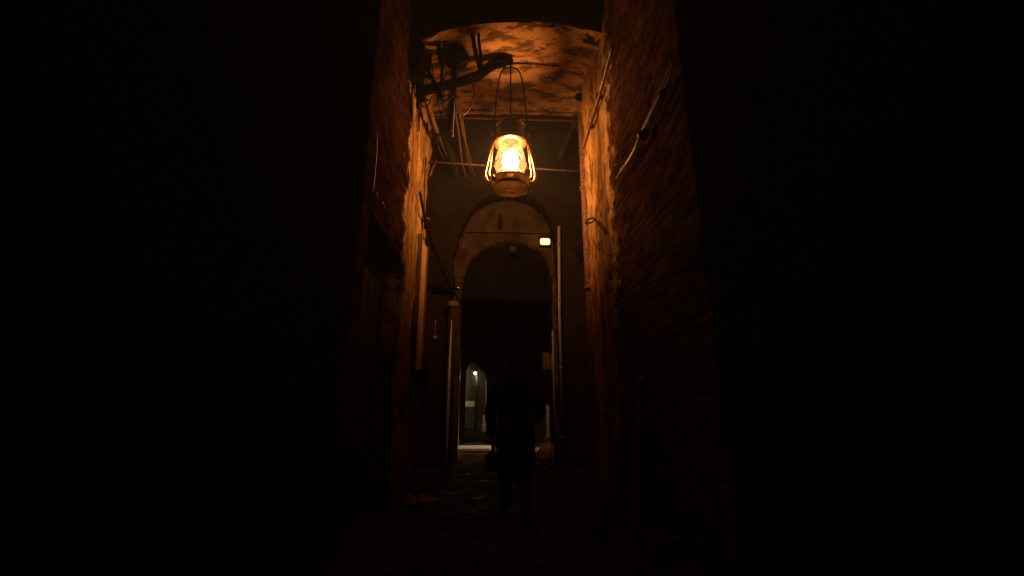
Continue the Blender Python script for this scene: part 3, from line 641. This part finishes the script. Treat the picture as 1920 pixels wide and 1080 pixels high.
# round unlit lamp
ul = empty('unlit_lamp', at(855, 107, 5.0 * KD), 'round black unlit lamp head hanging among cables under the vault', 'lamp')
q = at(856, 108, 5.0 * KD); p = MB()
p.lathe([(0.0, 0.17), (0.09, 0.16), (0.16, 0.10), (0.19, 0.0), (0.185, -0.10), (0.16, -0.14)], (0, 0, 0), 24)
for v in p.bm.verts: v.co = q + Matrix.Rotation(R(-35), 3, 'Y') @ Matrix.Rotation(R(20), 3, 'X') @ v.co
p.build('shade', m_iron, ul)
p = MB(); p.ball((0, 0, 0), 0.14, 3, (1, 1, 0.5))
for v in p.bm.verts: v.co = q + Matrix.Rotation(R(-35), 3, 'Y') @ Matrix.Rotation(R(20), 3, 'X') @ (v.co + Vector((0, 0, -0.12)))
p.build('lens', m_lens, ul)
p = MB(); p.tube([q + Vector((-0.04, 0, 0.12)), at(852, 45, 5.0 * KD)], 0.03, 8, smooth=False); p.build('stem', m_iron, ul)
dr = empty('drop_pipe', at(848, 140, 4.98 * KD), 'thick black pipe hanging straight down through the bracket arm', 'pipe')
p = MB(); p.tube([at(852, 122, 4.98 * KD), at(851, 150, 4.98 * KD), at(849, 190, 4.98 * KD), at(846, 225, 4.98 * KD), at(842, 248, 4.98 * KD)], [0.055, 0.042, 0.05, 0.06, 0.045], 10); p.build('tube', m_iron, dr)
p = MB(); p.tube([at(853, 180, 4.93 * KD), at(850, 225, 4.93 * KD), at(849, 255, 4.93 * KD), at(847, 250, 4.93 * KD)], 0.008, 6); p.build('wire', m_pipe, dr)

# ---------------------------------------------------------------- the lantern
LY = 5.2          # modelled at this distance, then the whole lantern is set in its place below
LX = at(957, 300, LY).x
def lz(py): return at(957, py, LY).z
base_z = lz(354)
lan = empty('hurricane_lantern', (LX, LY, base_z), 'glowing brass hurricane lantern hanging from the crooked arm in mid alley', 'lantern')
c0 = Vector((LX, LY, 0))
zb = lz(354)
p = MB(); p.lathe([(0.0, zb + 0.01), (0.20, zb + 0.01), (0.235, zb), (0.258, zb + 0.02), (0.264, zb + 0.07), (0.268, zb + 0.10), (0.255, zb + 0.115), (0.21, zb + 0.145), (0.14, zb + 0.165), (0.09, zb + 0.18), (0.085, zb + 0.2), (0.0, zb + 0.2)], c0, 48); p.build('fuel_tank', m_font, lan)
p = MB(); p.lathe([(0.262, zb + 0.10), (0.276, zb + 0.11), (0.262, zb + 0.122)], c0, 48); p.lathe([(0.236, zb - 0.004), (0.262, zb + 0.004), (0.262, zb + 0.022)], c0, 48); p.build('tank_rim', m_brass, lan)
p = MB(); p.tube([c0 + Vector((-0.2, -0.16, zb + 0.05)), c0 + Vector((-0.26, -0.21, zb + 0.06))], 0.035, 12, smooth=False); p.build('filler_cap', m_brass, lan)
p = MB(); p.lathe([(0.09, zb + 0.19), (0.115, zb + 0.2), (0.11, zb + 0.22), (0.07, zb + 0.245), (0.045, zb + 0.26), (0.04, zb + 0.26), (0.06, zb + 0.22)], c0, 32); p.build('burner', m_brass, lan)
g0, g1 = zb + 0.18, lz(268)
hh = g1 - g0
p = MB(); p.lathe([(0.15, g0), (0.19, g0 + hh * 0.12), (0.212, g0 + hh * 0.3), (0.205, g0 + hh * 0.5), (0.175, g0 + hh * 0.75), (0.145, g0 + hh * 0.92), (0.135, g1)], c0, 40); p.build('globe', m_globe, lan)
p = MB()
zr = g0 + hh * 0.33
p.tube([c0 + Vector((0.222 * math.cos(a), 0.222 * math.sin(a), zr)) for a in np.linspace(0, 2 * math.pi, 33)], 0.006, 6, sub=1, cap=False)
for s in (-1, 1):
    for ph_ in (R(-90), R(90)):
        p.tube([c0 + Vector((0.2 * math.cos(ph_ + s * R(50 - 100 * t)) * (1.08 - 0.35 * t * t), 0.2 * math.sin(ph_ + s * R(50 - 100 * t)) * (1.08 - 0.35 * t * t), zr + (g1 - zr) * t)) for t in np.linspace(0, 1, 7)], 0.006, 6, sub=2)
p.build('wire_guard', m_brass, lan)
k0, k1 = g1, lz(236)
p = MB(); p.lathe([(0.13, k0 - 0.01), (0.22, k0 - 0.015), (0.225, k0 + 0.01), (0.20, k0 + 0.035), (0.2, k0 + 0.07), (0.195, k1 - 0.03), (0.2, k1 - 0.015), (0.185, k1), (0.17, k1 + 0.005), (0.172, k1 - 0.03), (0.18, k0 + 0.05)], c0, 40); p.build('chimney_cap', m_tin, lan)
p = MB(); p.lathe([(0.196, k1 - 0.035), (0.21, k1 - 0.02), (0.196, k1 - 0.002)], c0, 40); p.lathe([(0.222, k0 - 0.02), (0.236, k0 - 0.004), (0.222, k0 + 0.014)], c0, 40); p.build('cap_rim', m_brass, lan)
for s in (-1, 1):
    p = MB()
    p.tube([c0 + Vector((s * 0.19, 0, k0 + 0.09)), c0 + Vector((s * 0.245, 0, k0 + 0.05)), c0 + Vector((s * 0.262, 0, k0 - 0.06)), c0 + Vector((s * 0.325, 0, zb + 0.33)), c0 + Vector((s * 0.340, 0, zb + 0.20)), c0 + Vector((s * 0.31, 0, zb + 0.11)), c0 + Vector((s * 0.22, 0, zb + 0.06))], 0.019, 12, sub=8)
    p.build('side_tube', m_brass, lan)
    p = MB(); p.tube([c0 + Vector((s * 0.232, -0.02, k0 - 0.02)), c0 + Vector((s * 0.27, -0.02, zb + 0.34)), c0 + Vector((s * 0.285, -0.02, zb + 0.2)), c0 + Vector((s * 0.23, -0.02, zb + 0.12))], 0.009, 8, sub=8); p.build('frame_wire', m_brass, lan)
    p = MB(); p.ball(c0 + Vector((s * 0.235, -0.02, k0 + 0.11)), 0.032, 3); p.build('bail_ear', m_brass, lan)
bt = lz(126)
p = MB(); p.tube([c0 + Vector((-0.24, 0, k0 + 0.11)), c0 + Vector((-0.215, 0, k1 + 0.25)), c0 + Vector((-0.19, 0, lz(170))), c0 + Vector((-0.13, 0, lz(135))), c0 + Vector((0, 0, bt)), c0 + Vector((0.13, 0, lz(135))), c0 + Vector((0.19, 0, lz(168))), c0 + Vector((0.215, 0, k1 + 0.25)), c0 + Vector((0.24, 0, k0 + 0.11))], 0.011, 8, sub=8); p.build('bail', m_iron, lan)
p = MB(); p.tube([c0 + Vector((0, 0, lz(116))), c0 + Vector((0.002, 0, lz(170))), c0 + Vector((0, 0, k1))], 0.011, 8); p.build('hanging_wire', m_iron, lan)
fz = zb + 0.27
p = MB(); p.lathe([(0.04, fz - 0.02), (0.075, fz + 0.03), (0.105, fz + 0.08), (0.11, fz + 0.15), (0.09, fz + 0.22), (0.055, fz + 0.28), (0.015, fz + 0.32)], c0, 20, sy=0.6); p.build('flame', m_flame, lan)
point_light('flame_light', c0 + Vector((0, 0, fz + 0.17)), LANTERN_W, (1.0, 0.365, 0.058), 0.14, lan)
LY = 5.85; lan.location = at(957, 354, LY); lan.scale = (KD, KD, KD)

# ---------------------------------------------------------------- person walking away
PX, PYY = 0.26, 5.25
per = empty('person', (PX, PYY, 0), 'person in a long black coat walking away down the alley beneath the lantern', 'person')
def skin(name, joints, edges, mat, parent, root=0, sub=2):
    me = bpy.data.meshes.new(name); me.from_pydata([j[0] for j in joints], edges, []); me.materials.append(mat)
    o = bpy.data.objects.new(name, me); COL.objects.link(o)
    me.skin_vertices.new() if hasattr(me.skin_vertices, 'new') and not me.skin_vertices else None
    md = o.modifiers.new('skin', 'SKIN'); md.use_smooth_shade = True
    if not me.skin_vertices:
        bpy.context.view_layer.objects.active = o
    for i, j in enumerate(joints):
        r = j[1]; me.skin_vertices[0].data[i].radius = (r if isinstance(r, tuple) else (r, r))
    me.skin_vertices[0].data[root].use_root = True
    s2 = o.modifiers.new('sub', 'SUBSURF'); s2.levels = sub; s2.render_levels = sub
    o.parent = parent; return o
J = []; E = []
def jn(p, r, prev=None):
    J.append((p, r)); i = len(J) - 1
    if prev is not None: E.append((prev, i))
    return i
pel = jn((0, 0, 0.93), (0.15, 0.11)); wa = jn((0, 0.0, 1.08), (0.135, 0.10), pel); ch = jn((0, 0.01, 1.27), (0.155, 0.11), wa); nk0 = jn((0, 0.0, 1.43), (0.075, 0.07), ch)
nk = jn((0, 0.015, 1.50), (0.055, 0.055), nk0); hd0 = jn((0, 0.03, 1.57), (0.07, 0.085), nk); hd1 = jn((0, 0.025, 1.65), (0.078, 0.095), hd0); hd2 = jn((0, 0.02, 1.72), (0.05, 0.06), hd1)
nose = jn((0, 0.125, 1.60), 0.014, hd0)
for s in (-1, 1):
    jn((s * 0.083, 0.015, 1.605), 0.014, hd1)
    hp = jn((s * 0.09, 0, 0.88), 0.09, pel); fw = 0.10 if s < 0 else -0.10
    kn = jn((s * 0.10, fw * 0.7 + 0.03, 0.50), 0.06, hp); an = jn((s * 0.105, fw, 0.09), 0.042, kn); to = jn((s * 0.115, fw + 0.14, 0.035), (0.04, 0.03), an)
    sh = jn((s * 0.185, 0, 1.385), 0.062, ch)
    if s < 0:
        el = jn((-0.285, -0.02, 1.10), 0.045, sh); wr = jn((-0.275, 0.03, 0.84), 0.028, el); pm = jn((-0.272, 0.04, 0.765), (0.032, 0.02), wr)
        fingers = [((-0.272, 0.04 + dy, 0.765 - 0.035), (-0.262, 0.045 + dy, 0.70), (-0.235, 0.045 + dy, 0.69 + abs(dy) * 0.2), (-0.24, 0.045 + dy, 0.72)) for dy in (-0.03, -0.01, 0.01, 0.03)]
        th = ((-0.258, 0.075, 0.775), (-0.243, 0.085, 0.735), (-0.235, 0.07, 0.70))
    else:
        el = jn((0.295, -0.03, 1.10), 0.045, sh); wr = jn((0.27, 0.19, 1.0), 0.028, el); pm = jn((0.255, 0.265, 0.985), (0.02, 0.032), wr)
        fingers = [((0.252, 0.295, 0.985 + dz), (0.242, 0.335, 0.98 + dz), (0.215, 0.35, 0.975 + dz), (0.205, 0.33, 0.972 + dz)) for dz in (-0.03, -0.01, 0.01, 0.03)]
        th = ((0.235, 0.26, 1.015), (0.215, 0.29, 1.02), (0.2, 0.315, 1.01))
    for kf, fg in enumerate(fingers):
        pr = pm; shorter = (0.9, 1.0, 0.97, 0.82)[kf]
        for t, q in enumerate(fg): pr = jn(tuple(Vector(fg[0]).lerp(Vector(q), shorter)) if t else q, 0.009 - 0.001 * t, pr)
    pr = wr
    for t, q in enumerate(th): pr = jn(q, 0.0105 - 0.001 * t, pr)
body = skin('body', J, E, m_skin, per)
def part(mb, name, mat, parent=per):
    o = mb.build(name, mat); o.parent = parent; return o
p = MB(); n = 28; rings = []
prof = [(0.36, 0.205, 0.17, 0.0), (0.40, 0.215, 0.18, 0.0), (0.6, 0.225, 0.185, 0.0), (0.85, 0.225, 0.17, 0.0), (1.02, 0.20, 0.145, 0.0), (1.2, 0.225, 0.155, 0.0), (1.34, 0.235, 0.145, -0.005), (1.42, 0.20, 0.115, -0.005), (1.465, 0.115, 0.095, 0.0), (1.50, 0.09, 0.088, 0.005), (1.545, 0.095, 0.092, 0.012)]
for z, rx, ry, oy in prof:
    rr = []
    for k in range(n):
        a = 2 * math.pi * k / n; f = 1 + (0.035 * math.sin(5 * a + z * 3) if z < 0.95 else 0.012 * math.sin(7 * a + z * 9))
        rr.append(p.bm.verts.new((rx * f * math.cos(a), oy + ry * f * math.sin(a), z)))
    rings.append(rr)
for a, b in zip(rings, rings[1:]):
    for k in range(n):
        f = p.bm.faces.new((a[k], a[(k + 1) % n], b[(k + 1) % n], b[k])); f.smooth = True
p.tube([(-0.17, 0, 1.40), (-0.24, -0.01, 1.28), (-0.29, -0.02, 1.10), (-0.285, 0.02, 0.93), (-0.278, 0.03, 0.83)], [0.075, 0.08, 0.068, 0.06, 0.056], 14, cap=False)
p.tube([(0.17, 0, 1.40), (0.245, -0.015, 1.28), (0.30, -0.03, 1.10), (0.29, 0.08, 1.05), (0.272, 0.18, 1.005)], [0.075, 0.08, 0.068, 0.06, 0.056], 14, cap=False)
part(p, 'coat', m_coat)
for s in (-1, 1):
    fw = 0.10 if s < 0 else -0.10
    p = MB(); p.tube([(s * 0.09, 0, 0.9), (s * 0.10, fw * 0.7 + 0.03, 0.50), (s * 0.105, fw, 0.07)], [0.10, 0.078, 0.062], 14, sub=6, cap=False); part(p, 'trouser_leg', m_trouser)
    p = MB(); p.ball((s * 0.112, fw + 0.06, 0.05), 0.06, 3, (0.85, 2.2, 0.8)); p.tube([(s * 0.105, fw, 0.04), (s * 0.105, fw, 0.13)], 0.055, 12, smooth=False); part(p, 'shoe', m_shoe)
p = MB(); p.ball((0, 0.012, 1.65), 0.105, 3, (0.92, 1.08, 1.0))
for v in list(p.bm.verts):
    if v.co.y > 0.07 and v.co.z < 1.69: v.co.y = 0.07 - (1.69 - v.co.z) * 0.4
p.ball((0, -0.03, 1.585), 0.075, 3, (1, 0.8, 0.9)); part(p, 'hair', m_hair)
for s in (-1, 1):
    p = MB(); p.ball((s * 0.032, 0.112, 1.625), 0.011, 2); part(p, 'eye', m_pipe)
p = MB(); p.box((0, 0.112, 1.555), (0.045, 0.012, 0.012), bev=0.004); part(p, 'mouth', m_bag)
bag = empty('hand_bag', (PX - 0.24, PYY + 0.04, 0.4), 'dark soft bag carried in the left hand of the walking person', 'bag')
p = MB(); p.ball((PX - 0.265, PYY + 0.05, 0.54), 0.13, 3, (0.62, 1.15, 0.95))
for v in p.bm.verts:
    v.co.z = max(v.co.z, 0.43); v.co += Vector((rnd.uniform(-1, 1), rnd.uniform(-1, 1), 0)) * 0.004
p.build('body', m_bag, bag)
for s in (-1, 1):
    p = MB(); p.tube([(PX - 0.265 + s * 0.03, PYY - 0.03, 0.62), (PX - 0.25, PYY + 0.02, 0.70), (PX - 0.25, PYY + 0.07, 0.70), (PX - 0.265 + s * 0.03, PYY + 0.13, 0.62)], 0.008, 8); p.build('handle', m_bag, bag)

# ---------------------------------------------------------------- litter on the ground
rnd.seed(23)
dl = empty('dry_plant', (-0.86, 5.55, 0), 'sprawling dry orange leaves lying at the foot of the left wall', 'plant')
for k in range(11):
    a = 2 * math.pi * k / 11 + rnd.uniform(-0.2, 0.2); L = rnd.uniform(0.17, 0.30); wd = rnd.uniform(0.018, 0.034); hgt = rnd.uniform(0.05, 0.14)
    d = Vector((math.cos(a), math.sin(a), 0)); s_ = Vector((-d.y, d.x, 0)); bm = MB(); pr = None
    for t in np.linspace(0, 1, 8):
        c = Vector((-0.86, 5.55, 0.03)) + d * L * t + Vector((0, 0, hgt * math.sin(t * 2.7) )); ww = wd * math.sin(math.pi * (0.12 + 0.85 * t)) 
        q = [bm.bm.verts.new(c + s_ * ww), bm.bm.verts.new(c - Vector((0, 0, 0.01))), bm.bm.verts.new(c - s_ * ww), bm.bm.verts.new(c + Vector((0, 0, 0.006)))]
        if pr:
            for i in range(4): bm.bm.faces.new((pr[i], pr[(i + 1) % 4], q[(i + 1) % 4], q[i]))
        pr = q
    bm.build('leaf', m_leaf, dl)
rb = empty('rubbish_sack', (1.05, 8.75, 0), 'pale crumpled rubbish sack slumped by the foot of the white downpipe', 'sack')
p = MB(); p.ball((1.06, 8.8, 0.17), 0.2, 4, (0.9, 0.8, 1.1))
for v in p.bm.verts:
    v.co += (v.co - Vector((1.06, 8.8, 0.17))).normalized() * float(fbm(v.co.x + v.co.y, v.co.z + v.co.y * 0.4, 0.12, 5)) * 0.1; v.co.z = max(v.co.z, 0.0)
p.build('body', m_plastic, rb)
p = MB(); p.tube([(1.06, 8.75, 0.36), (1.08, 8.74, 0.44), (1.03, 8.73, 0.5)], [0.03, 0.022, 0.05], 10); p.build('knot', m_plastic, rb)
for k, (x, y, rz, L, lb) in enumerate(((1.12, 8.5, 0.5, 0.4, 'pale broken stick lying in front of the rubbish sack'), (0.98, 8.45, 0.1, 0.5, 'flat pale lath lying in front of the rubbish sack'))):
    p = MB(); p.box((x, y, 0.035 + 0.04 * k), (L, 0.05 - 0.02 * k, 0.03), (0, R(-14 * (1 - k)), rz), 0.006)
    tag(p.build('stick', m_pipe, None), lb, 'stick')
pl = empty('leaning_plank', (1.48, 4.6, 0), 'weathered plank leaning upright against the right brick wall', 'plank')
p = MB(); p.box((1.49, 4.6, 0.62), (0.035, 0.2, 1.25), (0, R(5), 0), 0.006); p.build('board', m_wood, pl)
p = MB(); p.box((1.46, 4.6, 0.9), (0.03, 0.3, 0.08), (0, R(5), 0), 0.005); p.build('batten', m_wood, pl)
vn = empty('wall_vent', (XR, 4.55, 1.38), 'round dark vent hole in the right brick wall above the leaning plank', 'vent')
p = MB(); p.lathe([(0.07, 0), (0.10, 0), (0.10, 0.05), (0.07, 0.05)], (0, 0, 0), 20)
for v in p.bm.verts: v.co = Vector((XR - 0.02 - v.co.z * 0.8, 4.55 + v.co.x, 1.38 + v.co.y))
p.build('rim', m_rust, vn)
p = MB(); p.ball((XR - 0.02, 4.55, 1.38), 0.075, 2, (0.2, 1, 1)); p.build('dark_disc', m_iron, vn)  # black disc painted as the darkness in the vent hole
STL = ['grey rubble block at the foot of the right wall, the one nearest the rear arch', 'flat grey rubble slab by the right wall next to the leaning plank', 'small rounded rubble stone by the foot of the leaning plank', 'large rough rubble block against the right wall nearest the camera', 'small pale rubble chip out in front of the large rough block', 'angular rubble stone out in the alley before the leaning plank', 'rubble lump wedged between the flat slab and the right wall', 'tiny stone lying alone on the left of the alley floor']
for k, (x, y, r) in enumerate(((1.38, 5.4, 0.12), (1.3, 4.95, 0.11), (1.33, 4.3, 0.07), (1.38, 3.85, 0.15), (1.12, 3.6, 0.06), (1.05, 4.5, 0.07), (1.46, 5.1, 0.07), (-0.75, 3.6, 0.045))):
    p = MB(); p.ball((x, y, r * 0.45), r, 3, (rnd.uniform(.8, 1.3), rnd.uniform(.8, 1.3), 0.45 if k == 1 else rnd.uniform(0.6, 0.8)))
    for v in p.bm.verts:
        v.co += (v.co - Vector((x, y, r * .4))) * float(fbm(v.co.x * 1.3 + k, v.co.y + v.co.z, 0.12, k)) * 0.6
    for f in p.bm.faces: f.smooth = False
    tag(p.build('rubble_stone', m_stone), STL[k], 'stone', 'rubble along the alley')

# ---------------------------------------------------------------- hazy air
hm = bpy.data.materials.new('thin haze'); hm.use_nodes = True; t = hm.node_tree; t.nodes.clear()
o = t.nodes.new('ShaderNodeOutputMaterial'); v = t.nodes.new('ShaderNodeVolumePrincipled')
v.inputs['Color'].default_value = (0.9, 0.88, 0.85, 1); v.inputs['Density'].default_value = HAZE_D; v.inputs['Anisotropy'].default_value = 0.2
t.links.new(v.outputs[0], o.inputs['Volume'])
p = MB(); p.box((0, 20, 5.6), (46, 64, 14)); tag(p.build('haze', hm), kind='stuff')
